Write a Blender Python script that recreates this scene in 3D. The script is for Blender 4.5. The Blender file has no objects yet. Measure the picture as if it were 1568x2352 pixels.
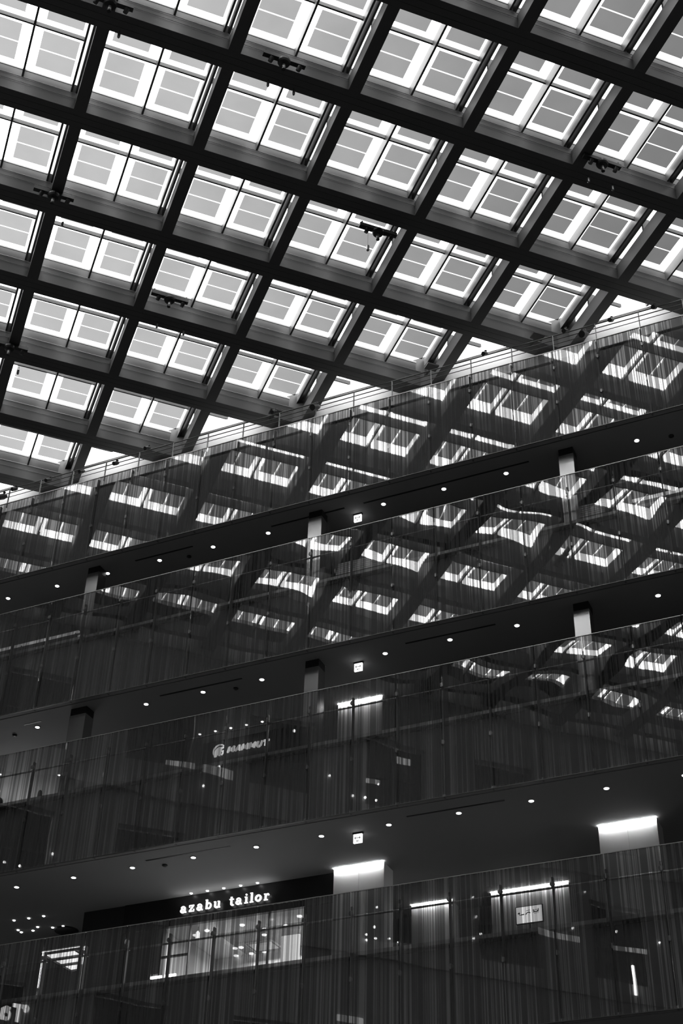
import bpy, bmesh, math, random
from mathutils import Vector, Matrix
random.seed(7)
C = bpy.context.scene.collection
sc = bpy.context.scene
q = math.sqrt(.5)
# ------------------------------------------------------------------ camera
F = 3263.343
YAW, PITCH, ROLL = -0.43977, 0.64563, 0.029225
fwd = Vector((math.sin(YAW)*math.cos(PITCH), math.cos(YAW)*math.cos(PITCH), math.sin(PITCH)))
rt = Vector((math.cos(YAW), -math.sin(YAW), 0)); up = rt.cross(fwd)
R2 = math.cos(ROLL)*rt + math.sin(ROLL)*up; U2 = -math.sin(ROLL)*rt + math.cos(ROLL)*up
cd = bpy.data.cameras.new('camera'); cam = bpy.data.objects.new('camera', cd); C.objects.link(cam)
cd.sensor_fit = 'VERTICAL'; cd.sensor_height = 36; cd.lens = F*36/2352; cd.clip_end = 500
M = Matrix.Identity(4)
for k in range(3):
    M[k][0] = R2[k]; M[k][1] = U2[k]; M[k][2] = -fwd[k]
cam.matrix_world = M
sc.camera = cam
def in_frame(p, m=40):
    p = Vector(p); z = p.dot(fwd)
    if z <= 0: return False
    x, y = 784+F*p.dot(R2)/z, 1176-F*p.dot(U2)/z
    return -m < x < 1568+m and -m < y < 2352+m

# ------------------------------------------------------------------ dimensions (metres, eye height = 0)
A, X0, Y0 = 2.5306, -11.361, 12.9144       # skylight bay, grid origin
ZB, ZT, ZG = 24.0, 24.49, 24.876           # beam bottom, beam top, skylight glass
YF, YW = 24.0, 24.83                       # glass facade, upper wall
SUMW = -6.7                                # far wing: x + y = SUMW
FLOORZ = -1.6
# ------------------------------------------------------------------ materials
def mat(name):
    m = bpy.data.materials.new(name); m.use_nodes = True
    nt = m.node_tree; nt.nodes.clear()
    return m, nt, nt.nodes.new('ShaderNodeOutputMaterial')
def N(nt, t, **kw):
    n = nt.nodes.new(t)
    for k, v in kw.items():
        if k.startswith('_'): setattr(n, k[1:], v)
        else: n.inputs[k.replace('__', ' ')].default_value = v
    return n
def g(v): return (v, v, v, 1)
def paint(name, v, rough=.6, metal=0., var=.12, scale=3., bump=0.):
    m, nt, out = mat(name)
    b = N(nt, 'ShaderNodeBsdfPrincipled', Roughness=rough, Metallic=metal)
    tc = N(nt, 'ShaderNodeTexCoord'); nz = N(nt, 'ShaderNodeTexNoise', Scale=scale, Detail=4.)
    nt.links.new(tc.outputs['Object'], nz.inputs['Vector'])
    r = N(nt, 'ShaderNodeMapRange'); r.inputs['To Min'].default_value = v*(1-var); r.inputs['To Max'].default_value = v*(1+var)
    nt.links.new(nz.outputs['Fac'], r.inputs['Value'])
    nt.links.new(r.outputs['Result'], b.inputs['Base Color'])
    if bump:
        bp = N(nt, 'ShaderNodeBump', Strength=bump); nt.links.new(nz.outputs['Fac'], bp.inputs['Height']); nt.links.new(bp.outputs[0], b.inputs['Normal'])
    nt.links.new(b.outputs[0], out.inputs[0])
    return m
def glow(name, v):
    m, nt, out = mat(name)
    e = N(nt, 'ShaderNodeEmission', Color=g(1), Strength=v); nt.links.new(e.outputs[0], out.inputs[0])
    return m
def clear_glass(name, t, refl=.03):
    m, nt, out = mat(name)
    a = N(nt, 'ShaderNodeBsdfTransparent', Color=g(t)); b = N(nt, 'ShaderNodeBsdfGlossy', Roughness=.02)
    mx = N(nt, 'ShaderNodeMixShader', Fac=refl)
    nt.links.new(a.outputs[0], mx.inputs[1]); nt.links.new(b.outputs[0], mx.inputs[2]); nt.links.new(mx.outputs[0], out.inputs[0])
    return m
def solar_mat():
    m, nt, out = mat('solar_glass')
    nz = N(nt, 'ShaderNodeTexNoise', Scale=1.3, Detail=3.)
    geo = N(nt, 'ShaderNodeNewGeometry'); nt.links.new(geo.outputs['Position'], nz.inputs['Vector'])
    m2 = N(nt, 'ShaderNodeMapRange'); m2.inputs['To Min'].default_value = .285; m2.inputs['To Max'].default_value = .320
    nt.links.new(nz.outputs['Fac'], m2.inputs['Value'])
    a = N(nt, 'ShaderNodeBsdfTransparent'); nt.links.new(m2.outputs[0], a.inputs['Color'])
    nt.links.new(a.outputs[0], out.inputs[0])
    return m
def frit_glass(name, zmid, amp_lo, amp_hi, refl=.23):
    """glass printed with a barcode of vertical lines; free-standing upper part slightly bowed"""
    m, nt, out = mat(name); L = nt.links.new
    geo = N(nt, 'ShaderNodeNewGeometry'); sp = N(nt, 'ShaderNodeSeparateXYZ'); L(geo.outputs['Position'], sp.inputs[0])
    def bars(scale, th, soft):
        v = N(nt, 'ShaderNodeTexVoronoi', Scale=scale); v.voronoi_dimensions = '1D'; L(sp.outputs['X'], v.inputs['W'])
        s2 = N(nt, 'ShaderNodeSeparateColor'); L(v.outputs['Color'], s2.inputs[0])
        r = N(nt, 'ShaderNodeMapRange'); r.inputs['From Min'].default_value = th-soft; r.inputs['From Max'].default_value = th+soft
        L(s2.outputs[0], r.inputs['Value']); return r
    b1 = bars(38., .54, .04); b2 = bars(85., .62, .06)
    mx = N(nt, 'ShaderNodeMath', _operation='MAXIMUM'); L(b1.outputs[0], mx.inputs[0])
    h = N(nt, 'ShaderNodeMath', _operation='MULTIPLY'); h.inputs[1].default_value = .85; L(b2.outputs[0], h.inputs[0]); L(h.outputs[0], mx.inputs[1])
    frit = mx.outputs[0]
    # waviness
    cx = N(nt, 'ShaderNodeCombineXYZ'); 
    def mul(o, k):
        n = N(nt, 'ShaderNodeMath', _operation='MULTIPLY'); n.inputs[1].default_value = k; L(o, n.inputs[0]); return n.outputs[0]
    L(mul(sp.outputs['X'], .55), cx.inputs[0]); L(mul(sp.outputs['Z'], .8), cx.inputs[2])
    nz = N(nt, 'ShaderNodeTexNoise', Scale=1., Detail=.5); L(cx.outputs[0], nz.inputs['Vector'])
    am = N(nt, 'ShaderNodeMapRange'); am.interpolation_type = 'SMOOTHSTEP'
    am.inputs['From Min'].default_value = zmid-.5; am.inputs['From Max'].default_value = zmid+.7
    am.inputs['To Min'].default_value = amp_lo; am.inputs['To Max'].default_value = amp_hi; L(sp.outputs['Z'], am.inputs['Value'])
    hh = N(nt, 'ShaderNodeMath', _operation='MULTIPLY'); L(nz.outputs['Fac'], hh.inputs[0]); L(am.outputs[0], hh.inputs[1])
    bp = N(nt, 'ShaderNodeBump', Strength=1., Distance=1.); L(hh.outputs[0], bp.inputs['Height'])
    tcol = N(nt, 'ShaderNodeMapRange'); tcol.inputs['To Min'].default_value = .96; tcol.inputs['To Max'].default_value = .60; L(frit, tcol.inputs['Value'])
    tr = N(nt, 'ShaderNodeBsdfTransparent'); L(tcol.outputs[0], tr.inputs['Color'])
    df = N(nt, 'ShaderNodeBsdfDiffuse', Color=g(.17))
    dfac = N(nt, 'ShaderNodeMapRange'); dfac.inputs['To Min'].default_value = .01; dfac.inputs['To Max'].default_value = .22; L(frit, dfac.inputs['Value'])
    m1 = N(nt, 'ShaderNodeMixShader'); L(dfac.outputs[0], m1.inputs[0]); L(tr.outputs[0], m1.inputs[1]); L(df.outputs[0], m1.inputs[2])
    gl = N(nt, 'ShaderNodeBsdfGlossy', Roughness=.0, Color=g(1)); L(bp.outputs[0], gl.inputs['Normal'])
    rf = N(nt, 'ShaderNodeMapRange'); rf.inputs['To Min'].default_value = refl; rf.inputs['To Max'].default_value = refl*.22; L(frit, rf.inputs['Value'])
    m2 = N(nt, 'ShaderNodeMixShader'); L(rf.outputs[0], m2.inputs[0]); L(m1.outputs[0], m2.inputs[1]); L(gl.outputs[0], m2.inputs[2])
    L(m2.outputs[0], out.inputs[0])
    return m
BEAM = paint('beam_paint', .075, .55, scale=1.2)
FRAME = paint('frame_paint', .05, .5)
GREYF = paint('light_frame', .35, .5)
BLACK = paint('black_metal', .02, .45)
ROOFGL = clear_glass('skylight_glass', .97, .02)
SOLAR = solar_mat()
SMOKE = clear_glass('grey_edge_glass', .42, .02)
WHITE = paint('white_wall_paint', .82, .7, var=.03)
SPAN = paint('spandrel_grey', .25, .6, var=.1, scale=.8)
SOFF = paint('soffit_paint', .31, .8, var=.05, scale=.7)
SLAB = paint('slab_grey', .14, .7)
EDGE = paint('edge_aluminium', .55, .35, metal=.6)
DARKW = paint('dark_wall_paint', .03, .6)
STEEL = paint('brushed_steel_column', .64, .20, metal=1., var=.08, scale=.9)
WCOL = paint('column_panel_white', .75, .6, var=.03)
FASC = paint('black_fascia', .012, .4)
RAIL = paint('rail_steel', .30, .35, metal=.8)
STONE = paint('wing_plaster', .34, .8, var=.12, scale=.6)
FLOORM = paint('stone_floor', .08, .5, var=.1)
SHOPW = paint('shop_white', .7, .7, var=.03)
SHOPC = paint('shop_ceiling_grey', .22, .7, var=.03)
LAMP = glow('lamp_glow', 7.)
SPOTG = glow('small_spot_glow', 4.)
SIGNG = glow('sign_glow', 1.7)
DIMG = glow('dim_sign_glow', .8)
COVE = glow('cove_glow', 80.)
SCREEN = glow('screen_glow', 1.5)
STRIPG = glow('strip_glow', .45)
EDGED = paint('dark_edge_metal', .12, .4, metal=.5)
PANELG = glow('luminous_panel', 1.9)
LITW = glow('lit_strip_glow', .9)
LITD = glow('faint_strip_glow', .3)
DARKP = paint('pictogram_dark', .03, .6)
GL = {1: frit_glass('striped_glass_top_band', 22.2, .0012, .0012),
      2: frit_glass('striped_glass_second_band', 18.3, .0025, .011),
      3: frit_glass('striped_glass_third_band', 14.1, .0030, .012),
      4: frit_glass('striped_glass_bottom_band', 9.5, .0030, .010)}
SHOPGL = clear_glass('shop_window_glass', .95, .05)

# ------------------------------------------------------------------ mesh builder
class MB:
    def __init__(s): s.v = []; s.f = []
    def box(s, x0, x1, y0, y1, z0, z1):
        b = len(s.v)
        s.v += [(x0,y0,z0),(x1,y0,z0),(x1,y1,z0),(x0,y1,z0),(x0,y0,z1),(x1,y0,z1),(x1,y1,z1),(x0,y1,z1)]
        s.f += [tuple(b+i for i in t) for t in ((0,3,2,1),(4,5,6,7),(0,1,5,4),(1,2,6,5),(2,3,7,6),(3,0,4,7))]
        return s
    def tube(s, pts, r, n=8, caps=True):
        pts = [Vector(p) for p in pts]; rings = []
        rr = r if isinstance(r, (list, tuple)) else [r]*len(pts)
        for k, p in enumerate(pts):
            d = (pts[min(k+1, len(pts)-1)] - pts[max(k-1, 0)]).normalized()
            a = d.cross(Vector((0,0,1)))
            if a.length < 1e-3: a = d.cross(Vector((1,0,0)))
            a.normalize(); c = d.cross(a); b = len(s.v); rings.append(b)
            for i in range(n):
                t = 2*math.pi*i/n; s.v.append(tuple(p + rr[k]*(math.cos(t)*a + math.sin(t)*c)))
        for b0, b1 in zip(rings, rings[1:]):
            for i in range(n): s.f.append((b0+i, b0+(i+1)%n, b1+(i+1)%n, b1+i))
        if caps:
            s.f.append(tuple(rings[0]+i for i in reversed(range(n)))); s.f.append(tuple(rings[-1]+i for i in range(n)))
        return s
    def prism(s, poly, d, o, ux, uy, un):
        """polygon given in 2D, extruded along un by d; o/ux/uy/un are vectors"""
        b = len(s.v); n = len(poly)
        for h in (0, d):
            for (x, y) in poly: s.v.append(tuple(o + ux*x + uy*y + un*h))
        s.f.append(tuple(b+i for i in reversed(range(n)))); s.f.append(tuple(b+n+i for i in range(n)))
        for i in range(n): s.f.append((b+i, b+(i+1)%n, b+n+(i+1)%n, b+n+i))
        return s
    def strip(s, pts, w, d, o, ux, uy, un):
        """a flat stroke of width w along 2D points"""
        n = len(pts); l = []; r = []
        ww = w if isinstance(w, (list, tuple)) else [w]*n
        for k in range(n):
            a = pts[max(k-1, 0)]; c = pts[min(k+1, n-1)]
            dx, dy = c[0]-a[0], c[1]-a[1]; L = math.hypot(dx, dy) or 1
            l.append((pts[k][0]-dy/L*ww[k]/2, pts[k][1]+dx/L*ww[k]/2)); r.append((pts[k][0]+dy/L*ww[k]/2, pts[k][1]-dx/L*ww[k]/2))
        for k in range(n-1): s.prism([l[k], r[k], r[k+1], l[k+1]], d, o, ux, uy, un)
        return s
    def mesh(s, name, m=None):
        me = bpy.data.meshes.new(name); me.from_pydata(s.v, [], s.f)
        bm = bmesh.new(); bm.from_mesh(me); bmesh.ops.recalc_face_normals(bm, faces=bm.faces); bm.to_mesh(me); bm.free()
        if m: me.materials.append(m)
        return me
    def build(s, name, m=None, parent=None, loc=None, rot=None, smooth=False):
        return link(name, s.mesh(name, m), parent, loc, rot, smooth)
def link(name, me, parent=None, loc=None, rot=None, smooth=False):
    o = bpy.data.objects.new(name, me); C.objects.link(o)
    if parent: o.parent = parent
    if loc is not None: o.location = loc
    if rot is not None: o.rotation_euler = (0, 0, rot)
    if smooth:
        for p in me.polygons: p.use_smooth = True
    return o
def empty(name, loc=(0,0,0), rz=0):
    o = bpy.data.objects.new(name, None); C.objects.link(o); o.location = loc; o.rotation_euler = (0, 0, rz); o.empty_display_size = .1
    return o
def tag(o, label, cat, group=None):
    o['label'] = label; o['category'] = cat
    if group: o['group'] = group
    return o
def struct(o): o['kind'] = 'structure'; return o
def sbox(name, m, *b): return struct(MB().box(*b).build(name, m))
ORD = ['zeroth','first','second','third','fourth','fifth','sixth','seventh','eighth','ninth','tenth','eleventh','twelfth','thirteenth','fourteenth','fifteenth','sixteenth','seventeenth','eighteenth','nineteenth','twentieth','twenty-first','twenty-second','twenty-third','twenty-fourth','twenty-fifth','twenty-sixth','twenty-seventh','twenty-eighth','twenty-ninth','thirtieth','thirty-first','thirty-second','thirty-third','thirty-fourth']
def cart(o):
    """copy a thing with its parts"""
    c = o.copy(); C.objects.link(c)
    for ch in o.children:
        d = ch.copy(); C.objects.link(d); d.parent = c
        for gch in ch.children:
            e = gch.copy(); C.objects.link(e); e.parent = d
    return c
def clip_mesh(me, mw, planes):
    """keep only what lies on the inner side of world planes (co, no)"""
    bm = bmesh.new(); bm.from_mesh(me); inv = mw.inverted(); it = mw.to_3x3().transposed()
    for co, no in planes:
        l = inv @ Vector(co); n = (it @ Vector(no)).normalized()
        r = bmesh.ops.bisect_plane(bm, geom=bm.verts[:]+bm.edges[:]+bm.faces[:], plane_co=l, plane_no=n, clear_outer=True, dist=1e-5)
        ed = [e for e in bm.edges if e.is_boundary]
        if ed: bmesh.ops.holes_fill(bm, edges=ed, sides=0)
    out = me.copy(); bm.to_mesh(out); bm.free()
    return out
PL_F = ((0, YW-.005, 0), (0, 1, 0)); PL_W = ((SUMW/2, SUMW/2, 0), (-1, -1, 0))
def P(i, j): return (X0+A*q*(i-j), Y0+A*q*(i+j))
def Lz(i, j, z): x, y = P(i, j); return (x, y, z)

# ================================================================== ROOF
def needed(i, j):
    cs = [Lz(i+a, j+b, 24.6) for a in (-.05, .45, .95) for b in (-.1, .4, .9)]
    if min(c[1] for c in cs) > YW-.05 or max(c[0]+c[1] for c in cs) < SUMW+.05: return None
    d = any(in_frame(c, 420) for c in cs); m = False
    for c in cs:
        p = (c[0], 48-c[1], c[2]); z = p[2]*24/p[1]
        if 7.7 < z < 23.2 and in_frame(p, 60): m = True
    return (d, m) if d or m else None
cells = {}
for j in range(-6, 9):
    for i in range(-2, 8):
        n = needed(i, j)
        if n: cells[(i, j)] = n
a = A
def cell_parts():
    f = MB()
    yl, yh = -.126*a, .857*a
    for x0, x1, zz in ((.441,.458,24.56),(.845,.862,24.6),(.887,.905,24.6)): f.box(x0*a, x1*a, yl, yh, zz, ZG)
    t = MB().box(-.087*a, .441*a, .375*a, .390*a, 24.76, 24.872).box(.458*a, .845*a, .375*a, .390*a, 24.76, 24.872)
    gt = MB().box(.862*a, .887*a, yl, yh, ZG-.012, ZG)
    panes = []; sols = []
    for x0, x1 in ((-.094,.441),(.458,.845)):
        for y0, y1 in ((-.126,.375),(.390,.857)):
            panes.append(MB().box(x0*a, x1*a, y0*a, y1*a, ZG, ZG+.024))
    for x0, x1 in ((.057,.357),(.527,.823)):
        for y0, y1 in ((-.03,.325),(.44,.795)):
            ym = y0+(y1-y0)*.5
            sols.append(MB().box(x0*a, x1*a, y0*a, (ym-.006)*a, ZG-.014, ZG-.004).box(x0*a, x1*a, (ym+.006)*a, y1*a, ZG-.014, ZG-.004))
    bd = MB()
    for x0, x1 in ((-.094,.441),(.458,.845)): bd.box(x0*a, x1*a, .8525*a, .857*a, ZG-.05, ZG-.002)
    return f, t, gt, panes, sols, bd
f, t, gt, panes, sols, bd = cell_parts()
cellmeshes = [('frame', f.mesh('frame', FRAME)), ('transom', t.mesh('transom', FRAME)), ('edge_strip', gt.mesh('edge_strip', SMOKE)), ('glazing_bead', bd.mesh('glazing_bead', GREYF))]
cellmeshes += [('pane', p.mesh('pane', ROOFGL)) for p in panes] + [('solar_panel', s.mesh('solar_panel', SOLAR)) for s in sols]
for n, (i, j) in enumerate(sorted(cells)):
    x, y = P(i, j)
    w = struct(empty('window_%d' % (n+1), (x, y, 0), math.pi/4))
    mw = Matrix.Translation((x, y, 0)) @ Matrix.Rotation(math.pi/4, 4, 'Z')
    cs = [P(i+di, j+dj) for di in (-.09, .92) for dj in (-.13, .88)]
    cutf = max(c[1] for c in cs) > YW-.006; cutw = min(c[0]+c[1] for c in cs) < SUMW
    for nm, me in cellmeshes:
        if cutf and nm == 'solar_panel' and P(i+.45, j+.4)[1] > YW-.4: continue
        if cutf or cutw:
            me = clip_mesh(me, mw, ([PL_F] if cutf else []) + ([PL_W] if cutw else []))
            if not me.polygons: continue
        link(nm, me, w)
nwin = len(cells)
# upright glass strip between the white wall and the skylight
w = struct(empty('window_%d' % (nwin+1)))
MB().box(-32, 10, YW, YW+.02, 24.53, 24.95).build('pane', ROOFGL, w)
MB().box(-32, 10, YW-.01, YW+.06, 24.49, 24.53).build('sill', FRAME, w)

# long beams (along +i)
jmin = min(j for i, j in cells); jmax = max(j for i, j in cells)
vis = []; hid = []
for j in range(jmin, jmax+2):
    (vis if any(in_frame(Lz(i/4, j-.09, ZB), 0) and P(i/4, j-.09)[1] < YW for i in range(-8, 40)) else hid).append(j)
HW1 = .089*a
def girder(j):
    x, y = P(0, j-.089)
    i0, i1 = -3.3, 8.
    mw = Matrix.Translation((x, y, 0)) @ Matrix.Rotation(math.pi/4, 4, 'Z')
    r = empty('roof_beam', (x, y, ZB), math.pi/4)
    def part(nm, m, mb):
        me = clip_mesh(mb.mesh(nm, m), mw, [PL_F, PL_W])
        if not me.polygons: return
        me.transform(Matrix.Translation((0, 0, -ZB)))
        link(nm, me, r)
    part('box_girder', BEAM, MB().box(i0*a, i1*a, -HW1, HW1, ZB+.012, ZT))
    fl = MB()
    for y0, y1 in ((-HW1, -HW1*.36), (-HW1*.33, HW1*.33), (HW1*.36, HW1)): fl.box(i0*a, i1*a, y0, y1, ZB, ZB+.011)
    part('bottom_flange', BEAM, fl)
    part('upstand', BEAM, MB().box(i0*a, i1*a, -.054*a, -.038*a, ZT+.001, ZG-.002))
    part('cable', RAIL, MB().tube([(i0*a, -HW1-.02, ZT-.03), (i1*a, -HW1-.02, ZT-.03)], .008, 6))
    part('cable', RAIL, MB().tube([(i0*a, -HW1-.02, ZT-.20), (i1*a, -HW1-.02, ZT-.20)], .006, 6))
    return r
for j in range(jmin, jmax+2):
    r = girder(j)
    if j in vis: tag(r, 'long dark steel roof beam falling to the right, %s counted down from the top right corner' % ORD[vis.index(j)+1], 'beam', 'long roof beams under the skylight')
    else: tag(r, 'long dark roof beam outside the frame of the photo, %s from the far end' % ORD[hid.index(j)+1], 'beam', 'long roof beams under the skylight')
# cross beams (along +j), in bays between the long beams
imin = min(i for i, j in cells); imax = max(i for i, j in cells)
xi = [i for i in range(max(imin, -2), imax+2)]
HW2 = .05*a
xvis = [i for i in xi if any(in_frame(Lz(i-.05, j/4, ZB), 0) and P(i-.05, j/4)[1] < YW for j in range(-24, 40))]
for i in xi:
    x, y = P(i-.05, 0)
    mw = Matrix.Translation((x, y, 0)) @ Matrix.Rotation(math.pi/4, 4, 'Z')
    r = empty('cross_beam', (x, y, ZB), math.pi/4)
    for j in range(jmin, jmax+2):
        me = MB().box(-HW2, HW2, j*a+.001, (j+.822)*a-.001, ZB, ZB+.42).mesh('beam_segment', BEAM)
        me = clip_mesh(me, mw, [PL_F, PL_W])
        if not me.polygons: continue
        me.transform(Matrix.Translation((0, 0, -ZB)))
        link('beam_segment', me, r)
        me = MB().box(-.038*a, .038*a, (j+.36)*a, (j+.38)*a, ZB+.421, 24.85).mesh('stub_post', BEAM)
        me = clip_mesh(me, mw, [PL_F, PL_W])
        if me.polygons:
            me.transform(Matrix.Translation((0, 0, -ZB))); link('stub_post', me, r)
    jc = (YW-Y0)/(A*q)-(i-.05); xc = P(i-.05, jc)[0]
    if -29 < xc < 8:
        me = MB().box(xc-.64, xc+.05, YW-.035, YW-.006, ZB+.005, 24.95).mesh('gap_filler', BLACK)  # dark filler added to cover the bright sky gap at the wall
        me.transform(mw.inverted()); me.transform(Matrix.Translation((0, 0, -ZB)))
        link('gap_filler', me, r)
    if i in xvis: tag(r, 'steep dark steel cross beam rising to the right, %s counted from the left edge' % ORD[xvis.index(i)+1], 'beam', 'steep cross beams under the skylight')
    else: tag(r, 'steep dark cross beam %s the frame of the photo' % ('left of' if i < xvis[0] else 'right of') + ('' if i in (xi[0], xi[-1]) else ', next to the outermost'), 'beam', 'steep cross beams under the skylight')
# opaque cover added over unseen skylight bays to hold back their light
ce = MB()
for j in range(-12, 13):
    for i in range(-4, 17):
        if (i, j) in cells: continue
        c = [P(i-.05, j-.09), P(i+.95, j-.09), P(i+.95, j+.91), P(i-.05, j+.91)]
        if min(p[1] for p in c) > YW+1 or max(p[0]+p[1] for p in c) < SUMW-.5: continue
        b = len(ce.v)
        ce.v += [(p[0], p[1], 24.93) for p in c] + [(p[0], p[1], 25.05) for p in c]
        ce.f += [tuple(b+k for k in t) for t in ((0,3,2,1),(4,5,6,7),(0,1,5,4),(1,2,6,5),(2,3,7,6),(3,0,4,7))]
me = ce.mesh('ceiling', SLAB)
struct(link('ceiling', clip_mesh(me, Matrix.Identity(4), [PL_F, PL_W])))

# pendants, sprinkler bars
def sprinkler(i, j, z, label):
    x, y = P(i, j); r = empty('sprinkler_bar', (x, y, z), math.pi/4)
    tag(r, label, 'sprinkler', 'sprinkler bars under the roof beams')
    b = MB().box(-.44, .44, -.05, .05, .0, .09).box(-.40, -.37, -.03, .03, .09, .16).box(.37, .40, -.03, .03, .09, .16).build('bar', BLACK, r)
    MB().tube([(0,0,.02),(0,0,0),(0,0,-.05),(0,0,-.09),(0,0,-.11)], [.10,.13,.13,.11,.05], 20).build('dome', BLACK, r, smooth=False)
    nzl = MB().tube([(0,0,-.10),(0,0,-.20),(0,0,-.23)], [.035,.035,.028], 12).build('nozzle', RAIL, r)
    MB().tube([(0,0,-.23),(0,0,-.27)], [.04,.04], 12).build('nozzle_cap', BLACK, nzl)
    for sx in (-.28, .30):
        h = MB().tube([(sx,0,.0),(sx,0,-.05)], .018, 8).build('bracket', RAIL, r)
        MB().tube([(sx+.03,-.02,-.03),(sx+.0,.03,-.12)], [.05,.045], 12).build('lamp_head', BLACK, r)
sprinkler(-0.050, -0.265, 23.905, 'black sprinkler bar with dome at the top left, cut by the upper edge')
sprinkler(1.330, -0.265, 23.905, 'black sprinkler bar with dome under the beam at upper centre')
sprinkler(-0.071, 1.740, 23.905, 'black sprinkler bar with dome near the left edge, beside the second cross beam')
sprinkler(1.182, 2.560, 23.905, 'black sprinkler bar with dome above two small pendants, left of centre')
sprinkler(2.66, 1.08, 23.905, 'black sprinkler bar hanging across a bright pane in the middle of the roof')
sprinkler(4.100, -0.310, 23.905, 'black sprinkler bar with dome at the right edge of the roof')
sprinkler(-0.084, 3.770, 23.905, 'black sprinkler bar with dome at the far left, cut by the left edge')
for i, j, d, lab in ((.074,-.03,0.07,'small pendant sensor under the sprinkler bar at the top left'),
                     (1.277,-.03,0.06,'left one of two small pendant sensors below the upper centre sprinkler bar'),
                     (1.491,-.03,0.06,'right one of two small pendant sensors below the upper centre sprinkler bar'),
                     (.057,4.06,0.09,'small dark pendant sensor over a bright pane at the lower left'),
                     (.068,2.02,0.06,'small pendant sensor under the sprinkler bar near the left edge'),
                     (1.16,2.93,0.06,'left one of two small pendants under the left of centre sprinkler bar'),
                     (1.42,2.93,0.06,'right one of two small pendants under the left of centre sprinkler bar'),
                     (4.075,-.12,0.06,'left one of two small pendants below the right edge sprinkler bar'),
                     (4.305,-.12,0.06,'right one of two small pendants below the right edge sprinkler bar')):
    x, y = P(i, j); r = tag(empty('pendant_sensor', (x, y, 24)), lab, 'sensor', 'small pendant sensors under the roof beams')
    MB().tube([(0,0,.0),(0,0,-d)], .006, 6).build('wire', BLACK, r)
    MB().tube([(0,0,-d),(0,0,-d-.03),(0,0,-d-.14),(0,0,-d-.16)], [.012,.03,.03,.02], 10).build('sensor_head', RAIL, r)
x, y = P(2.575, 1.10); r = tag(empty('pendant_sensor', (x, y, 23.93)), 'small capsule dangling on a thin wire below the middle sprinkler bar', 'sensor', 'small pendant sensors under the roof beams')
MB().tube([(0,0,0),(0,0,-.5)], .003, 6).build('wire', BLACK, r)
MB().tube([(0,0,-.5),(0,0,-.53),(0,0,-.66),(0,0,-.68)], [.01,.035,.035,.025], 10).build('sensor_head', RAIL, r)
for x, y, z, lab in ((-13.34,24.2,23.92,'left of the middle of the railing'),(-9.05,24.2,23.95,'in the middle, above the railing'),(-6.33,24.2,23.97,'on the right, above the railing')):
    r = tag(empty('end_bracket', (x, y, z), math.pi/4), 'dark steel plate bracket at a beam end, '+lab, 'bracket', 'plate brackets at the beam ends')
    MB().box(-.15, .15, -.11, .11, -.02, .02).build('plate', BLACK, r)
    MB().box(-.03, .03, .08, .40, .02, .05).box(-.03, .03, .36, .40, .05, .35).build('arm', BLACK, r)

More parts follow.
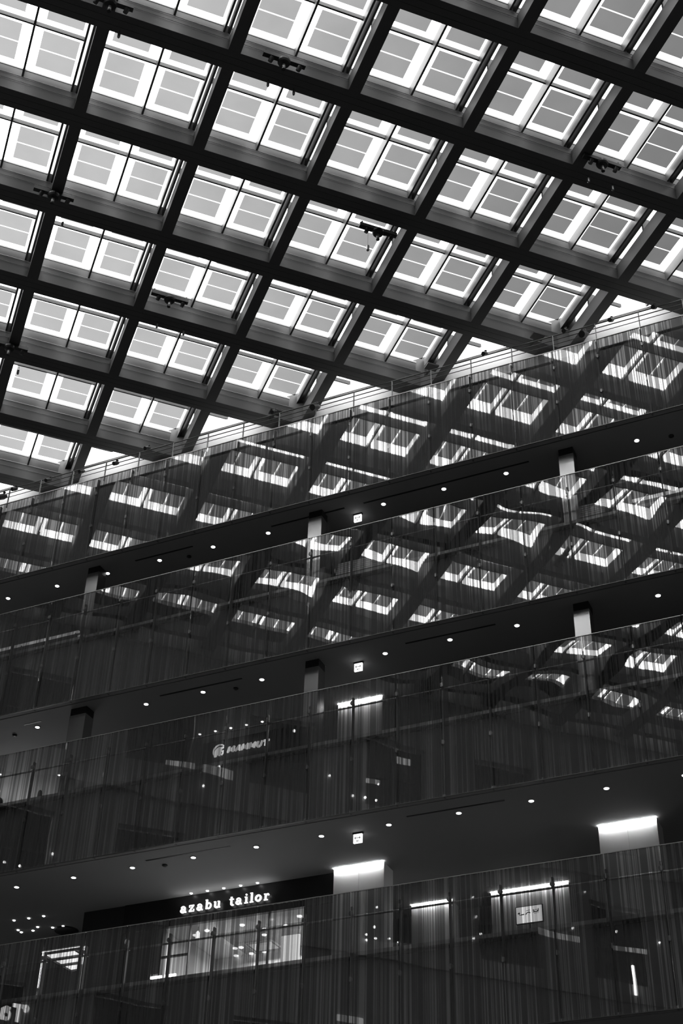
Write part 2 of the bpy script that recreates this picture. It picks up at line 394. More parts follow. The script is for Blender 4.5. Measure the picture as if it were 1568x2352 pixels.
# ================================================================== FACADE
sbox('wall_back', WHITE, -32, 12, YW, YW+.12, 23.12, 24.488)
sbox('trim_1', SPAN, -32, 12, YF+.26, YW, 23.02, 23.12)
XL, XR = -31., 10.
LV = {1: (20.583, 23.154, None), 2: (16.416, 19.441, 18.30), 3: (12.334, 15.302, 14.13), 4: (7.776, 10.655, 9.53)}
JX = {1: (-4.924, 1.0399), 2: (-4.896, 1.0253), 3: (-4.887, 1.0070), 4: (-4.852, 1.0014)}
BAND = {1: 'top', 2: 'second', 3: 'third', 4: 'bottom'}
YBACK = 33.
for k, (zb, zt, zf) in LV.items():
    x0, dx = JX[k]
    # glass panels
    pm = MB().box(.014, dx-.014, 0, .019, 0, zt-zb).mesh('glass_sheet', GL[k])
    tm = MB().box(.006, dx-.006, -.006, .025, zt-zb, zt-zb+.012).mesh('top_edge', EDGE)
    bm_ = MB().box(.006, dx-.006, -.004, .022, -.018, -.001).mesh('bottom_edge', EDGED)
    ks = [n for n in range(-8, 26) if in_frame((x0-n*dx+dx/2, YF, (zt+zb)/2), 300)]
    post = MB().box(-.018, .018, 0, .07, 0, (zt-zb if k == 1 else (zf-zb+.86))).mesh('rod', FRAME)
    cl = MB().tube([(0,-.036,0),(0,-.03,0),(0,.0,0)], [.042,.05,.05], 14).mesh('clamp', RAIL)
    vp = [n for n in sorted(ks, reverse=True) if any(in_frame((x0-n*dx+e, YF, z), 0) for e in (.05, dx*.5, dx-.05) for z in (zb+.05, (zb+zt)/2, zt-.05))]
    vq = [n for n in sorted(ks, reverse=True) if any(in_frame((x0-n*dx, YF+.08, z), 0) for z in (zb+.05, (zb+zt)/2, zt-.2))]
    def which(n, v, fmt_in, fmt_out):
        if n in v: return fmt_in % (BAND[k], ORD[v.index(n)+1])
        if n > max(v): return fmt_out % (BAND[k], ORD[n-max(v)], 'left')
        return fmt_out % (BAND[k], ORD[min(v)-n], 'right')
    for n in sorted(ks, reverse=True):
        xx = x0-(n)*dx
        p = empty('glass_panel', (xx, YF, zb))
        tag(p, which(n, vp, 'tall striped glass panel in the %s glass band, %s from the left', 'striped glass panel of the %s glass band, %s beyond the %s edge'), 'glass panel', 'striped glass panels of the %s band' % BAND[k])
        link('glass_sheet', pm, p); link('top_edge', tm, p); link('bottom_edge', bm_, p)
        r = empty('glazing_post', (xx, YF+.06, zb))
        tag(r, which(n, vq, 'thin dark upright behind a glass joint in the %s glass band, %s from the left', 'thin dark upright of the %s glass band, %s beyond the %s edge'), 'post', 'glazing posts of the %s band' % BAND[k])
        link('rod', post, r)
        for h in ((21.61-zb, 22.67-zb) if k == 1 else (1.2, zf-zb+.72)): link('clamp', cl, r, (0, 0, h))
    # slab, spandrel, soffit
    zc = zb
    if k > 1:
        zprev_soff = zb
        sbox('floor' if k == 2 else 'floor.%03d' % (k-2), SLAB, XL, XR, YF+.24, YBACK, zf-.12, zf)
        sbox('trim_%d' % (k+6), EDGE, XL, XR, YF+.15, YF+.23, zf-.075, zf+.0)
        sbox('wall_spandrel' if k == 2 else 'wall_spandrel.%03d' % (k-2), SPAN, XL, XR, YF+.26, YF+.36, zb+.02, zf-.125)
        rl = empty('handrail', (0, YF+.17, zf+.70))
        tag(rl, 'thin steel handrail behind the %s glass band' % BAND[k], 'handrail')
        MB().tube([(XL,0,0),(XR,0,0)], .021, 10).build('rail', RAIL, rl)
        br = MB().box(-.012, .012, -.04, .012, -.035, -.015).mesh('bracket', RAIL)
        for n in sorted(ks, reverse=True): link('bracket', br, rl, (x0-n*dx, 0, 0))
    else:
        sbox('wall_spandrel.010', SPAN, XL, XR, YF+.26, YF+.36, zb+.02, zt-.05)
    so = MB().box(XL, XR, YF+.03, YF+.155, zc, zc+.05).build('trim_%d' % (k+1), SOFF); struct(so)
    sbox('ceiling.%03d' % k, SOFF, XL, XR, YF+.185, YBACK, zc, zc+.05)
    sbox('trim_%d' % (k+20), BLACK, XL, XR, YF+.155, YF+.185, zc+.015, zc+.05)
# lower gallery and ground
sbox('floor.010', FLOORM, -36, 40, -14, YBACK, FLOORZ-.1, FLOORZ)
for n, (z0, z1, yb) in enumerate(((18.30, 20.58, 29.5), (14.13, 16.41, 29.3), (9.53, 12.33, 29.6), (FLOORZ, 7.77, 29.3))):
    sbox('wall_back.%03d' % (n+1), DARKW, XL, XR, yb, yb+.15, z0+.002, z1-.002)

# railing on the coping
r = empty('railing', (0, YF+.10, 23.15))
tag(r, 'thin three-line metal railing running along the top of the glass facade', 'railing')
for h, rad in ((.585, .016), (.45, .012), (.31, .009)): MB().tube([(-28,0,h),(4,0,h)], rad, 8).build('rail', FRAME, r)
pm = MB().box(-.008, .008, -.02, .02, -.05, .585).mesh('post', GREYF)
for n in range(-4, 20):
    link('post', pm, r, (-10.06+1.03*n if n < 8 else -10.06-1.03*(n-7), 0, 0))
spots = [(-21.49,23.44,'at the far left end of the railing, large round head'),(-21.13,23.60,'second from the left on the railing'),(-20.04,23.58,'third from the left on the railing'),(-18.97,23.55,'fourth from the left on the railing'),(-17.90,23.50,'fifth from the left on the railing'),(-16.97,23.72,'on the top rail left of the white wall triangle, sixth from the left'),(-13.25,23.74,'on the railing right of the left white triangle'),(-12.07,23.50,'large dark head hanging beside the middle cross beam end'),(-7.59,23.69,'alone on the railing before the bright wall right of centre'),(-5.59,23.69,'left one of a close pair on the right railing'),(-5.15,23.42,'large dark head of the close pair on the right railing'),(-4.49,23.63,'second from the right on the railing'),(-3.47,23.65,'at the far right of the railing')]
for x, z, lab in spots:
    big = 'large' in lab
    s = 1.5 if big else 1.
    r = tag(empty('spotlight', (x, YF+.0, z)), 'small dark spotlight '+lab.replace('on the top rail left of the white wall triangle, sixth','on the top rail, sixth'), 'spotlight', 'spotlights clamped to the coping railing')
    MB().tube([(-.03*s,-.09*s,-.07*s),(.0,0,-.0),(.02*s,.05*s,.04*s)], [.055*s,.055*s,.035*s], 14).build('lamp_head', BLACK, r)
    MB().box(-.012,.012,-.01,.03,.0,.10*s).box(-.03,.03,-.01,.03,.08*s,.11*s).build('bracket', BLACK, r)

# steel columns close behind the glass (second and third band)
def steel_col(x0, x1, zs, zf, y, lab):
    r = tag(empty('column', ((x0+x1)/2, y, zf)), lab, 'column', 'slim metal columns behind the glass')
    h = (x1-x0)/2; H = zs-zf
    MB().box(-h, h, 0, .34, 0, H-.19).build('shaft', STEEL, r)
    MB().box(-h+.004, h-.004, .01, .33, H-.188, H-.001).build('collar', BLACK, r)
steel_col(-6.148, -5.809, 20.583, 18.30, 24.46, 'slim bright metal column in the upper gallery at the right')
steel_col(-12.368, -12.02, 20.583, 18.30, 24.44, 'slim bright metal column in the upper gallery left of the exit sign')
steel_col(-18.601, -18.258, 20.583, 18.30, 24.43, 'slim bright metal column in the upper gallery at the left')
steel_col(-6.125, -5.791, 16.416, 14.13, 24.46, 'slim bright metal column in the middle gallery at the right')
steel_col(-12.294, -11.957, 16.416, 14.13, 24.46, 'slim bright metal column in the middle gallery left of the exit sign')
steel_col(-18.406, -17.962, 16.416, 14.13, 24.36, 'wide dark metal column in the middle gallery at the left')

# downlights
dlm = {}
dl_ring = MB().tube([(0,0,0),(0,0,-.012)], [.075,.068], 24).mesh('ring', SOFF)
dl_lamp = MB().tube([(0,0,-.0125),(0,0,-.016)], [.052,.050], 24).mesh('lamp', LAMP)
GAL = {1: 'upper', 2: 'middle', 3: 'lower'}
for gk, (zs, xa, dx, nn) in {1: (20.583, -4.425, 1.537, 13), 2: (16.416, -4.409, 1.5245, 12), 3: (12.334, -5.871, 1.5112, 12)}.items():
    xs = [xa-dx*n for n in range(-1, nn)]
    xs = [x for x in xs if in_frame((x, 24.81, zs), 4)]
    for n, x in enumerate(sorted(xs)):
        if gk == 1 and abs(x+5.96) < .3: continue      # no lamp beside the right column
        if gk == 2 and abs(x+5.93) < .3: continue
        r = tag(empty('downlight', (x, 24.81, zs)), 'small round lit downlight in the %s gallery soffit, %s from the left' % (GAL[gk], ORD[n+1]), 'downlight', 'downlights of the %s gallery soffit' % GAL[gk])
        link('ring', dl_ring, r); link('lamp', dl_lamp, r)
# slot diffusers and smoke detectors
for zs, lst in ((20.583, [(-17.31,-15.65),(-13.46,-11.5),(-11.0,-6.88)]), (16.416, [(-19.9,-19.4),(-16.11,-13.96),(-9.94,-7.87)]), (12.334, [(-15.99,-13.93),(-9.93,-7.86)])):
    for n, (x0, x1) in enumerate(lst):
        o = MB().box(x0, x1, 24.58, 24.625, zs-.006, zs-.001).build('slot_diffuser', BLACK)
        tag(o, 'long narrow dark air slot in the %s gallery soffit, %s from the left' % ({20.583:'upper',16.416:'middle',12.334:'lower'}[zs], ORD[n+1]), 'air slot', 'air slots in the soffits')
for x, zs, lab in ((-15.95,20.583,'in the upper gallery soffit near the left'),(-3.68,20.583,'in the upper gallery soffit at the right edge'),(-14.30,16.416,'in the middle gallery soffit left of centre'),(-20.41,16.416,'in the middle gallery soffit at the left edge'),(-15.72,12.334,'in the lower gallery soffit beside an air slot')):
    o = MB().tube([(0,0,0),(0,0,-.02),(0,0,-.04)], [.06,.06,.03], 18).build('smoke_detector', BLACK, None, (x, 24.81+.02, zs))
    o.location.y = 24.95
    tag(o, 'small dark round smoke detector '+lab, 'smoke detector', 'smoke detectors in the soffits')
# exit signs
EX = Vector((1,0,0)); EZ = Vector((0,0,1)); EN = Vector((0,-1,0))
for zs, x, lab in ((20.583,-11.30,'upper'),(16.416,-11.21,'middle'),(12.334,-11.15,'lower')):
    r = tag(empty('exit_sign', (x, 24.95, zs)), 'glowing white exit sign with a double arrow under the %s gallery soffit' % lab, 'exit sign', 'lit exit signs under the soffits')
    MB().box(-.11,.11,-.03,.03,-.035,0).build('mount', BLACK, r)
    MB().box(-.095,.095,-.022,.022,-.225,-.036).build('light_box', SIGNG, r)
    ar = MB(); o = Vector((0, -.0225, -.12))
    ar.strip([(-.06,0),(.06,0)], .012, .002, o, EX, EZ, EN)
    for s in (-1, 1): ar.strip([(s*.035,.025),(s*.065,0),(s*.035,-.025)], .013, .002, o, EX, EZ, EN)
    ar.build('arrow', DARKP, r)
    pc = MB(); o = Vector((0, -.0225, -.19))
    pc.strip([(-.025,.015),(-.01,.0),(-.02,-.02)], .012, .002, o, EX, EZ, EN).strip([(.0,.02),(.028,.02),(.028,-.02),(.0,-.02),(.0,.02)], .009, .002, o, EX, EZ, EN)
    pc.build('pictogram', DARKP, r)

# ---------------------------------------------------------------- letters
def arc(cx, cy, rx, ry, a0, a1, n=14): return [(cx+rx*math.cos(math.radians(a0+(a1-a0)*k/n)), cy+ry*math.sin(math.radians(a0+(a1-a0)*k/n))) for k in range(n+1)]
W = .25
def glyph(ch, mb, o, ux, d):
    """bold slab serif lower case, x-height 1; returns advance"""
    uy, un = EZ, EN
    S = lambda pts, w=W: mb.strip(pts, w, d, o, ux, uy, un)
    sf = .13
    if ch == 'a':
        S(arc(.38,.30,.27,.22,0,360)); S(arc(.40,.66,.26,.25,160,0)+[(.66,.10),(.78,.07),(.88,.07)], .2); S([(.12,.66),(.24,.72)], .2); return 1.0
    if ch == 'z':
        S([(.06,.93),(.76,.93)], sf); S([(.66,.92),(.14,.08)], .2); S([(.06,.07),(.80,.07)], sf); S([(.11,.97),(.11,.66)], sf); S([(.74,.02),(.74,.36)], sf); return .95
    if ch == 'b':
        S([(.22,1.45),(.22,.05)]); S([(.02,1.39),(.3,1.39)], sf); S(arc(.50,.5,.32,.40,150,-150), .2); return 1.0
    if ch == 'u':
        S([(.22,.95)]+arc(.45,.30,.23,.22,180,320)); S([(.76,.95),(.76,.07)]); S([(.02,.93),(.28,.93)], sf); S([(.56,.93),(.8,.93)], sf); S([(.7,.07),(.96,.07)], sf); return 1.08
    if ch == 't':
        S([(.30,1.28),(.30,.25)]+arc(.48,.25,.18,.18,180,320)); S([(.03,.92),(.62,.92)], sf); return .75
    if ch == 'i':
        S([(.28,.95),(.28,.05)]); S([(.05,.93),(.3,.93)], sf); S([(.03,.07),(.53,.07)], sf); S(arc(.27,1.28,.06,.06,0,360), .13); return .62
    if ch == 'l':
        S([(.28,1.45),(.28,.05)]); S([(.05,1.39),(.3,1.39)], sf); S([(.03,.07),(.53,.07)], sf); return .62
    if ch == 'o':
        S(arc(.46,.5,.34,.40,0,360,20)); return 1.0
    if ch == 'r':
        S([(.26,.95),(.26,.05)]); S([(.03,.93),(.3,.93)], sf); S([(.03,.07),(.58,.07)], sf); S(arc(.56,.55,.27,.34,170,70), .2); S(arc(.66,.79,.05,.05,0,360), .13); return .85
    return .55
# ================================================================== LOWER GALLERY: tailor's shop and lit columns
zF = 12.334; FL4 = 9.53
r = tag(empty('shop_sign', (-16.22, 26.60, 11.915)), 'black shop fascia with glowing white slab serif lettering above the lit shop window', 'shop sign')
x = 0.; s = .155
word = 'azabu tailor'; adv = []
for ch in word:
    mb = MB(); av = 1.0
    if ch != ' ':
        av = glyph(ch, mb, Vector((0,0,0)), Vector((1,0,0)), .12)
        mb.v = [(vx*s*1.12, vy*.2, vz*s) for vx, vy, vz in mb.v]
        adv.append((mb, x))
    else: av = .75
    x += av*s*1.30
sc_ = 2.28/x
for mb, px in adv:
    mb.build('letter', SIGNG, r, (px*sc_, 0, 0))
MB().box(-17.74+16.22, -12.42+16.22, .045, .15, 11.67-11.915, 12.33-11.915).build('fascia', FASC, r)
sbox('wall_shopfront', FASC, -17.74, -16.66, 26.68, 26.80, FL4, 11.668)
sbox('wall_shopfront.001', FASC, -13.18, -12.42, 26.68, 26.80, FL4, 11.668)
w = struct(empty('window_%d' % (nwin+2), (0, 26.70, 0)))
MB().box(-16.66, -13.18, 0, .012, FL4+.01, 11.668).build('pane', SHOPGL, w)
fr = MB()
for xx in (-15.98, -14.02): fr.box(xx-.012, xx+.012, -.02, .04, FL4+.01, 11.668)
fr.box(-16.66, -15.98, -.02, .04, 10.98, 11.02); fr.build('frame', BLACK, w)
# room behind
sbox('wall_shopleft', SHOPW, -16.95, -16.85, 26.80, 29.55, FL4, 12.32)
sbox('wall_shopright', SHOPW, -12.6, -12.5, 26.85, 29.55, FL4, 12.32)
sbox('wall_shopback', SHOPW, -16.84, -12.61, 29.45, 29.55, FL4, 12.32)
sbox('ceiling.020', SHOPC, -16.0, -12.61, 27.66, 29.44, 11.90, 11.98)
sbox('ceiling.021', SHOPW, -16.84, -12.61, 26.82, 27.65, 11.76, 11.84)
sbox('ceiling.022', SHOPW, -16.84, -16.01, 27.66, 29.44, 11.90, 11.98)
o = MB().box(-14.35, -13.9, 27.98, 28.03, FL4, 11.63).build('shop_partition', SCREEN); tag(o, 'bright glowing panel inside the shop, right side of the window', 'panel')  # partition glows by its own material
r = tag(empty('air_conditioner', (-15.33, 29.0, 11.90)), 'square ceiling air conditioner cassette inside the tailor shop', 'air conditioner')
MB().box(-.36,.36,-.30,.30,-.03,0).build('grille', WCOL, r)
b = MB()
for x0, x1, y0, y1 in ((-.34,.34,-.28,-.24),(-.34,.34,.24,.28),(-.34,-.30,-.24,.24),(.30,.34,-.24,.24)): b.box(x0,x1,y0,y1,-.034,-.0305)
b.build('air_vent', BLACK, r)
sl = [(-15.94,27.36,11.76),(-16.33,27.52,11.76),(-15.03,27.34,11.76),(-13.59,27.32,11.76),(-14.84,28.07,11.9),(-14.29,28.05,11.9),(-15.01,28.39,11.9),(-15.89,28.93,11.9),(-16.05,28.93,11.9),(-16.26,29.38,11.9),(-15.85,29.38,11.9),(-15.5,29.38,11.9)]
lampd = MB().tube([(0,0,0),(0,0,-.02)], [.06,.055], 18).mesh('lamp', SPOTG)
for n, (x, y, z) in enumerate(sorted(sl)):
    o = link('shop_downlight', lampd, None, (x, y, z)); tag(o, 'small round lit lamp in the tailor shop ceiling, %s from the left' % ORD[n+1], 'lamp', 'ceiling lamps inside the tailor shop')
r = tag(empty('pendant_lamp', (-16.02, 27.1, 11.76)), 'bright white pendant lamp hanging inside the shop window under the sign', 'pendant lamp')
MB().tube([(0,0,0),(0,0,-.1)], .006, 6).build('cord', BLACK, r)
MB().tube([(0,0,-.1),(0,0,-.14),(0,0,-.28),(0,0,-.30)], [.02,.045,.045,.03], 14).build('shade', SPOTG, r)
for n, x in enumerate((-16.72, -16.36)):
    o = MB().box(x-.14, x+.14, 26.64, 26.679, 10.525, 10.58).build('light_bar', LAMP); tag(o, 'short bright light bar at the lower left of the shop window, %s one' % ('left', 'right')[n], 'lamp', 'two light bars below the shop window')
sp = MB().tube([(0,0,0),(0,0,-.015)], [.035,.03], 14).mesh('lamp', SPOTG)
for n, x in enumerate((-15.955,-15.54,-15.125,-14.70,-14.28)):
    o = link('fascia_spotlight', sp, None, (x, 26.55, zF)); tag(o, 'tiny spotlight above the tailor shop letters, %s from the left' % ORD[n+1], 'spotlight', 'tiny spotlights above the shop sign')
ld = bpy.data.lights.new('shop_lamp', 'AREA'); ld.energy = 170; ld.size = 2.2; lo = bpy.data.objects.new('shop_lamp', ld); C.objects.link(lo); lo.location = (-14.8, 28.2, 11.72)
ld3 = bpy.data.lights.new('sign_halo_fill', 'AREA'); ld3.shape = 'RECTANGLE'; ld3.energy = 1.7; ld3.size = 2.4; ld3.size_y = .06; lo3 = bpy.data.objects.new('sign_halo_fill', ld3); C.objects.link(lo3); lo3.location = (-15.1, 26.50, 12.08); lo3.rotation_euler = (math.radians(168), 0, 0)  # second light: unseen fill added for the glow on the soffit above the letters
def wash(name, x0, x1, y, z1, z0, lab, seam=None, depth=.5, group='uplit white columns of the galleries'):
    r = tag(empty(name, ((x0+x1)/2, y, z0)), lab, 'column', group); h = (x1-x0)/2; H = z1-z0
    b = MB()
    if seam: b.box(-h, -.004, 0, depth, 0, H-.02).box(.004, h, 0, depth, 0, H-.02).box(-.004, .004, .01, depth, 0, H-.02)
    else: b.box(-h, h, 0, depth, 0, H-.02)
    b.build('shaft', WCOL, r)
    MB().box(-h, h, -.045, -.002, H-.010, H-.002).build('light_strip', COVE, r)
wash('lit_column', -12.386, -11.21, 26.47, zF, FL4, 'wide white column washed with light from the top, right of the shop sign', True)
wash('lit_column', -6.501, -5.31, 26.43, zF, FL4, 'wide white column washed with light from the top, at the right edge of the lower gallery', True)
wash('lit_column', -12.42, -11.3, 26.53, 16.416, 14.13, 'lit column top glowing through the third glass band', True)
wash('lit_wall_panel', -11.59, -10.60, 28.98, zF, FL4, 'narrow light-washed wall panel behind the bottom glass band', None, .4, 'light-washed wall panels')
wash('lit_wall_panel', -9.665, -7.88, 28.92, zF, FL4, 'broad light-washed wall panel behind the small picture display', None, .4, 'light-washed wall panels')
# picture display
r = tag(empty('picture_display', (-8.07, 26.50, 10.575)), 'small bright display on a stand, showing three dark pictograms', 'display')
MB().box(-.285,.285,.001,.04,-.015,.345).build('casing', BLACK, r)
MB().box(-.265,.265,-.008,.0,0,.33).build('screen', SCREEN, r)
pc = MB(); o = Vector((0,-.009,0))
K = lambda pts, w: pc.strip(pts, w, .003, o, EX, EZ, EN)
K([(-.235,.20),(-.19,.205)], .022); K([(-.21,.23),(-.20,.17)], .012); K([(-.17,.17),(-.10,.175)], .02); K([(-.20,.165),(-.17,.165)], .01)
K([(-.07,.16),(-.055,.19),(-.02,.205),(.015,.20),(.025,.18)], .018); K([(-.06,.24),(.02,.25)], .008)
K([(.09,.25),(.095,.21),(.12,.20)], .02); K([(.19,.26),(.195,.22),(.16,.20)], .02); K([(.08,.19),(.2,.20)], .010); K([(.10,.165),(.2,.175)], .006); K(arc(.145,.225,.03,.022,0,360), .008)
pc.build('pictogram', DARKP, r)
MB().tube([(0,.02,-.015),(0,.02,9.53-10.575)], .014, 8).build('stand', BLACK, r)
MB().box(-.12, .12, -.08, .12, 9.532-10.575, 9.545-10.575).build('foot', BLACK, r)
# left pillar and the neighbouring shop with a luminous ceiling
o = MB().box(-18.86, -17.76, 26.67, 27.6, FL4, 12.33).build('pillar', DARKW); tag(o, 'dark square pillar left of the shop sign', 'pillar')
r = tag(empty('luminous_ceiling', (-19.8, 28.5, 12.02)), 'glowing ceiling panel with dark diagonal bars at the lower left', 'ceiling light')
MB().box(-1.0,.9,-.62,.75,0,.03).build('diffuser', PANELG, r)
MB().box(-1.05,.95,-.67,.80,.031,.31).build('casing', BLACK, r)  # added on top to block the diffuser's upward glow
b = MB()
for y in (-.62,-.2,.22,.66): b.box(-1.0,.9,y-.03,y+.03,-.05,-.001)
for x in (-1.0,-.05,.9): b.box(x-.03,x+.03,-.62,.75,-.05,-.001)
b.build('grid', BLACK, r)
ll = [(-20.71,26.50),(-20.30,26.51),(-19.89,26.52),(-20.98,27.06),(-20.42,27.06),(-20.99,27.21),(-20.66,27.22),(-20.10,27.22),(-19.81,27.23)]
for n, (x, y) in enumerate(ll):
    o = link('ceiling_spotlight', sp, None, (x, y, zF)); tag(o, 'small lit ceiling spotlight at the lower left, %s from the nearest edge' % ORD[n+1], 'spotlight', 'ceiling spotlights of the lower left shop')
o = MB().tube([(0,0,0),(0,0,-.03)], [.3,.28], 24).build('ceiling_disc', BLACK, None, (-19.9, 27.5, zF)); tag(o, 'flat dark round disc on the ceiling at the lower left', 'ceiling disc')

# ================================================================== MIDDLE GALLERY
zD = 16.416; FL3 = 14.13
for n, x in enumerate((-16.15,-15.72,-15.295,-14.87,-14.446)):
    o = link('shop_spotlight', sp, None, (x, 26.60, zD)); tag(o, 'small lit spotlight above the outdoor shop sign, %s from the left' % ORD[n+1], 'spotlight', 'spotlights above the sign of the middle gallery')
r = tag(empty('logo_sign', (-15.95, 27.0, 15.93)), 'pale grey slanted lettering with a round animal emblem behind the third glass band', 'shop sign')
MB().box(-.35, 1.9, .06, .16, -1.8, .48).build('fascia', DARKW, r)
lg = MB(); o = Vector((.17,-.0,.14))
lg.strip(arc(0,0,.17,.17,20,215,18), .018, .04, o, EX, EZ, EN)
lg.prism([(-.14,-.14),(-.13,.0),(-.08,.07),(0,.11),(.05,.09),(.04,-.02),(.02,-.13),(-.03,-.12),(-.05,-.06),(-.08,-.14)], .04, o, EX, EZ, EN)
lg.strip(arc(.10,.03,.055,.055,-120,150,12), .035, .04, o, EX, EZ, EN); lg.strip([(.11,-.05),(.06,-.12)], .02, .04, o, EX, EZ, EN)
lg.build('emblem', DIMG, r)
GL6 = {'M': [[(0,0),(.08,1)],[(.08,1),(.42,.25)],[(.42,.25),(.86,1)],[(.86,1),(.8,0)]], 'A': [[(0,0),(.5,1)],[(.5,1),(.8,0)],[(.22,.32),(.7,.32)]], 'U': [[(.1,1),(.08,.25),(.22,.05),(.5,.05),(.66,.25),(.74,1)]], 'T': [[(0,.9),(.9,.9)],[(.45,.9),(.42,0)]]}
px = .40
for ch, wd in zip('MAMMUT', (.2,.175,.2,.2,.165,.16)):
    mb = MB(); o = Vector((0,0,0)); ux = Vector((1,0,0)); uy = Vector((.22,0,1))
    for st in GL6[ch]: mb.strip([(xx*.17, yy*.145) for xx, yy in st], .046, .04, o, ux, uy, EN)
    mb.build('letter', DIMG, r, (px, 0, .055)); px += wd
# bright shop at the left with dark rounded shapes on a ledge
sbox('wall_leftshop', SHOPW, -24.6, -19.2, 28.9, 29.0, FL3, 16.41)
ld2 = bpy.data.lights.new('left_shop_fill', 'POINT'); ld2.energy = 52; ld2.shadow_soft_size = .3; lo2 = bpy.data.objects.new('left_shop_fill', ld2); C.objects.link(lo2); lo2.location = (-22.3, 28.0, 15.2)  # unseen point fill added to brighten the soffit from below
for n, (x, y) in enumerate(((-22.0,26.6),(-21.2,26.9),(-20.6,27.2),(-22.6,27.4),(-21.7,28.0))):
    o = link('left_shop_spotlight', sp, None, (x, y, zD)); tag(o, 'small lit lamp in the bright shop at the left edge, %s of five' % ORD[n+1], 'spotlight', 'lamps of the bright shop at the left edge')
def vase(x, rr, h, lab):
    o = MB().tube([(0,0,0),(0,0,.03),(0,0,h*.45),(0,0,h*.8),(0,0,h*.95),(0,0,h)], [rr*.7,rr*.85,rr,rr*.9,rr*.6,rr*.25], 16).build('round_jar', BLACK, None, (x, 24.55, FL3+.005)); tag(o, lab, 'jar', 'dark rounded shapes on the gallery edge')
vase(-20.55, .06, .30, 'low dark rounded shape at the left edge of the middle gallery')
vase(-20.42, .05, .40, 'taller dark rounded shape beside the low one at the left edge')
vase(-20.18, .09, .38, 'broad dark round-topped shape at the left edge')
vase(-19.05, .06, .38, 'dark square-shouldered shape beside the wide dark column')
# ================================================================== UPPER GALLERY
def trough(x0, x1, z0, z1, lab):
    r = tag(empty('light_trough', ((x0+x1)/2, 24.33, 18.30)), lab, 'light strip'); h = (x1-x0)/2
    MB().box(-h, h, -.03, .03, z0-18.30, z1-18.30).build('strip', LITW if x0 > -10 else LITD, r)
    for k in range(4): MB().box(-h+.1+k*(2*h-.2)/3-.01, -h+.1+k*(2*h-.2)/3+.01, -.01, .01, 0, z0-18.302).build('leg', BLACK, r)
for x0, x1, lab in ((-11.85, -10.62, 'slatted pale bench behind the second glass band below the exit sign'), (-6.1, -5.35, 'slatted pale bench behind the second glass band at the right')):
    r = tag(empty('slatted_bench', ((x0+x1)/2, 25.0, 18.30)), lab, 'bench', 'slatted benches of the upper gallery'); h = (x1-x0)/2
    for k in range(6): MB().box(-h, h, -.02+.07*k*.3, .03+.07*k*.3, .66+.07*k, .70+.07*k).build('slat', WCOL, r)
    for sx in (-h+.06, h-.1): MB().box(sx, sx+.04, .14, .18, 0, 1.08).build('leg', BLACK, r)
o = MB().box(-5.25, -5.05, 25.2, 25.5, 18.305, 19.5).build('bin', BLACK); tag(o, 'dark upright bin beside the right slatted bench', 'bin')
trough(-4.6, -1.5, 18.55, 18.60, 'bright horizontal light strip at the right of the second glass band')
trough(-23.5, -18.5, 18.57, 18.61, 'pale horizontal glowing strip at the left of the second glass band')  # self-glowing strip just above the slab edge

# ================================================================== OPPOSITE WING (seen mirrored in the glass)
# local frame: s along the wall (down-right in plan), outward normal into the atrium
sd = Vector((q, -q, 0)); nd = Vector((q, q, 0)); O = Vector((-30.7, 24.0, 0))
wing = MB()
L = 45.7
me_w = MB()
def wbox(mb, s0, s1, d0, d1, z0, z1): mb.box(s0, s1, d0, d1, z0, z1)
# wall built with real window recesses
rows = [(19.7, 22.07), (15.3, 17.65), (10.4, 12.6), (5.6, 8.0)]
mb = MB(); zc = FLOORZ
for z0, z1 in sorted(rows):
    mb.box(0, L, -.5, 0, zc, z0)
    s = 0.
    s = -1.57
    while s < L:
        mb.box(max(s, 0), min(s+1.84, L), -.5, 0, z0, z1); s += 3.9
    zc = z1
mb.box(0, L, -.5, 0, zc, 25.05); mb.box(0, L, 0, .12, 23.78, 23.98); mb.box(0, L, 0, .10, 18.6, 18.85); mb.box(0, L, 0, .10, 14.7, 14.95)
ow = mb.build('wall_opposite', STONE, None, O, -math.pi/4); struct(ow)
n = nwin+3
for z0, z1 in rows:
    s = .27; c = 0
    while s+2.06 < L:
        w = struct(empty('window_%d' % n, O + sd*s, -math.pi/4)); n += 1
        MB().box(.02, 2.04, -.36, -.34, z0+.02, z1-.02).build('pane', BLACK, w)
        MB().box(.02, .07, -.34, -.28, z0+.02, z1-.02).box(1.99, 2.04, -.34, -.28, z0+.02, z1-.02).box(1.0, 1.06, -.34, -.28, z0+.02, z1-.02).box(.07, 1.99, -.34, -.28, (z0+z1)/2-.03, (z0+z1)/2+.03).build('frame', FRAME, w)
        s += 3.9; c += 1
def mirror_hit(x, y):
    d = (x-784)*R2 - (y-1176)*U2 + F*fwd
    k = 54.7/(d.y-d.x); p = k*d
    return Vector((p.x, 48-p.y, p.z))
lampw = MB().tube([(0,0,0),(0,.02,0),(0,.07,0)], [.03,.036,.026], 12).mesh('wall_lamp', SPOTG)
MIR = [(864,2076),(862,2135),(843,2152),(843,2166),(863,2160),(890,2159),(912,2171),(1078,2058),(1095,2114),(1094,2168),(1110,2156),(1344,2063),(1311,2137),(1416,2146),(1511,2168),(754,1779),(810,1831),(838,1835),(863,1842),(867,1804),(502,1770),(466,1805),(120,1962),(8,1981),(45,1990),(680,1689)]
for m_, (x, y) in enumerate(MIR):
    p = mirror_hit(x, y)+nd*.02
    o = link('wall_lamp', lampw, None, p, -math.pi/4)
    tag(o, 'tiny lamp of the opposite wing, mirrored dot in the glass, %s along the wing' % ORD[m_+1], 'lamp', 'lamps of the opposite wing mirrored in the glass')
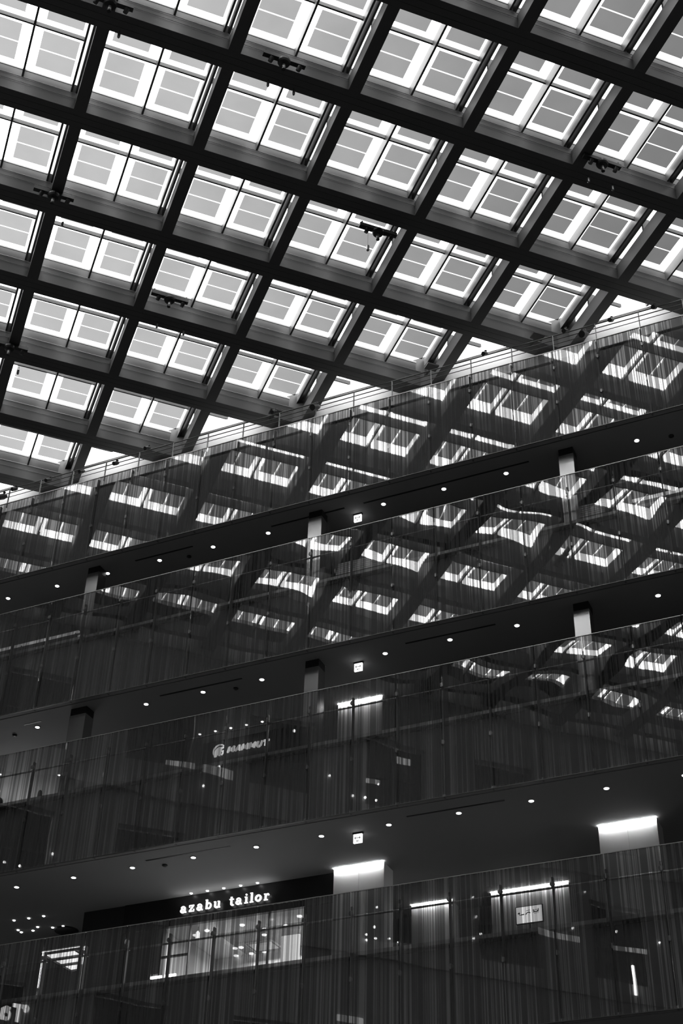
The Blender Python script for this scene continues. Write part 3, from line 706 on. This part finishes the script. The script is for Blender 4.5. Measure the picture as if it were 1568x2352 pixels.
LB = [((380,1758),(448,1775)),((467,1765),(532,1792)),((1236,2149),(1328,2168)),((1405,2177),(1484,2197)),((771,2346),(830,2352)),((910,1738),(940,1758)),((840,1795),(870,1805))]
for m_, (p0, p1) in enumerate(LB):
    a0, b0 = mirror_hit(*p0), mirror_hit(*p1)
    s0 = (a0-O).dot(sd); s1 = (b0-O).dot(sd); z0, z1 = sorted((a0.z, b0.z))
    if z1-z0 < .15: z1 = z0+.15
    o = MB().box(min(s0,s1), max(s0,s1), .02, .08, z0, z1).build('shop_light_strip', STRIPG, None, O, -math.pi/4)
    tag(o, 'lit shop strip of the opposite wing, mirrored in the glass, %s along it' % ORD[m_+1], 'light strip', 'lit strips of the opposite wing')
p = mirror_hit(1458, 2280)
o = MB().box(-.04, .04, .02, .08, -.10, .78).build('vertical_light_tube', SPOTG, None, p, -math.pi/4); tag(o, 'upright light tube of the opposite wing mirrored at the lower right', 'light tube')
# sign on the opposite wing, reads backwards in the mirrored glass
p = mirror_hit(38, 2330); sgn = tag(empty('wing_sign', p), 'glowing letters on the opposite wing, mirrored at the lower left corner', 'shop sign')
ux = -sd
p0 = Vector((0,0,0))
mb = MB(); mb.strip([(-.22,.16),(.12,.16)], .09, .05, p0+nd*.03, ux, EZ, nd).strip([(-.05,.16),(-.05,-.22)], .10, .05, p0+nd*.03, ux, EZ, nd); mb.strip(arc(-.24,.12,.05,.06,0,360), .07, .05, p0+nd*.03, ux, EZ, nd)
mb.build('letter', SIGNG, sgn)
mb = MB(); mb.strip(arc(.26,-.10,.09,.09,0,360), .075, .05, p0+nd*.03, ux, EZ, nd).strip([(.17,.05),(.27,.08),(.36,.03),(.37,-.22)], .075, .05, p0+nd*.03, ux, EZ, nd)
mb.build('letter', SIGNG, sgn)
# end wall of the atrium, behind and to the right
mb = MB().box(0, 45.7, -.4, 0, FLOORZ, 23.98); o = mb.build('wall_right', DARKW, None, (1.65, -8.35, 0), math.pi/4); struct(o)

# ================================================================== SKY
w = bpy.data.worlds.new('sky'); sc.world = w; w.use_nodes = True; nt = w.node_tree; nt.nodes.clear(); Lk = nt.links.new
out = nt.nodes.new('ShaderNodeOutputWorld'); bg = nt.nodes.new('ShaderNodeBackground'); Lk(bg.outputs[0], out.inputs[0])
tc = nt.nodes.new('ShaderNodeTexCoord')
dt = N(nt, 'ShaderNodeVectorMath', _operation='DOT_PRODUCT'); dt.inputs[1].default_value = (.75, .66, 0); Lk(tc.outputs['Generated'], dt.inputs[0])
mr = N(nt, 'ShaderNodeMapRange'); mr.interpolation_type = 'SMOOTHSTEP'
for k_, v_ in (('From Min', -.05), ('From Max', .42), ('To Min', 8.4), ('To Max', 3.1)): mr.inputs[k_].default_value = v_
Lk(dt.outputs['Value'], mr.inputs['Value'])
nz = N(nt, 'ShaderNodeTexNoise', Scale=3.5, Detail=5.); Lk(tc.outputs['Generated'], nz.inputs['Vector'])
m2 = N(nt, 'ShaderNodeMapRange'); m2.inputs['To Min'].default_value = .82; m2.inputs['To Max'].default_value = 1.16; Lk(nz.outputs['Fac'], m2.inputs['Value'])
mu = N(nt, 'ShaderNodeMath', _operation='MULTIPLY'); Lk(mr.outputs[0], mu.inputs[0]); Lk(m2.outputs[0], mu.inputs[1])
sp_ = N(nt, 'ShaderNodeSeparateXYZ'); Lk(tc.outputs['Generated'], sp_.inputs[0])
hz = N(nt, 'ShaderNodeMapRange'); hz.inputs['From Min'].default_value = -.02; hz.inputs['From Max'].default_value = .1; hz.inputs['To Min'].default_value = .1; Lk(sp_.outputs['Z'], hz.inputs['Value'])
m3 = N(nt, 'ShaderNodeMath', _operation='MULTIPLY'); Lk(mu.outputs[0], m3.inputs[0]); Lk(hz.outputs[0], m3.inputs[1])
Lk(m3.outputs[0], bg.inputs['Strength'])

# ------------------------------------------------------------------ view
sc.view_settings.view_transform = 'Standard'; sc.view_settings.look = 'None'; sc.view_settings.gamma = 1; sc.view_settings.use_curve_mapping = False
sc.view_settings.exposure = 0.
cy = sc.cycles
cy.max_bounces = 8; cy.diffuse_bounces = 4; cy.glossy_bounces = 4; cy.transparent_max_bounces = 16; cy.min_transparent_bounces = 5; cy.min_light_bounces = 0; cy.use_adaptive_sampling = True; cy.adaptive_threshold = .015; cy.sample_clamp_indirect = 4.
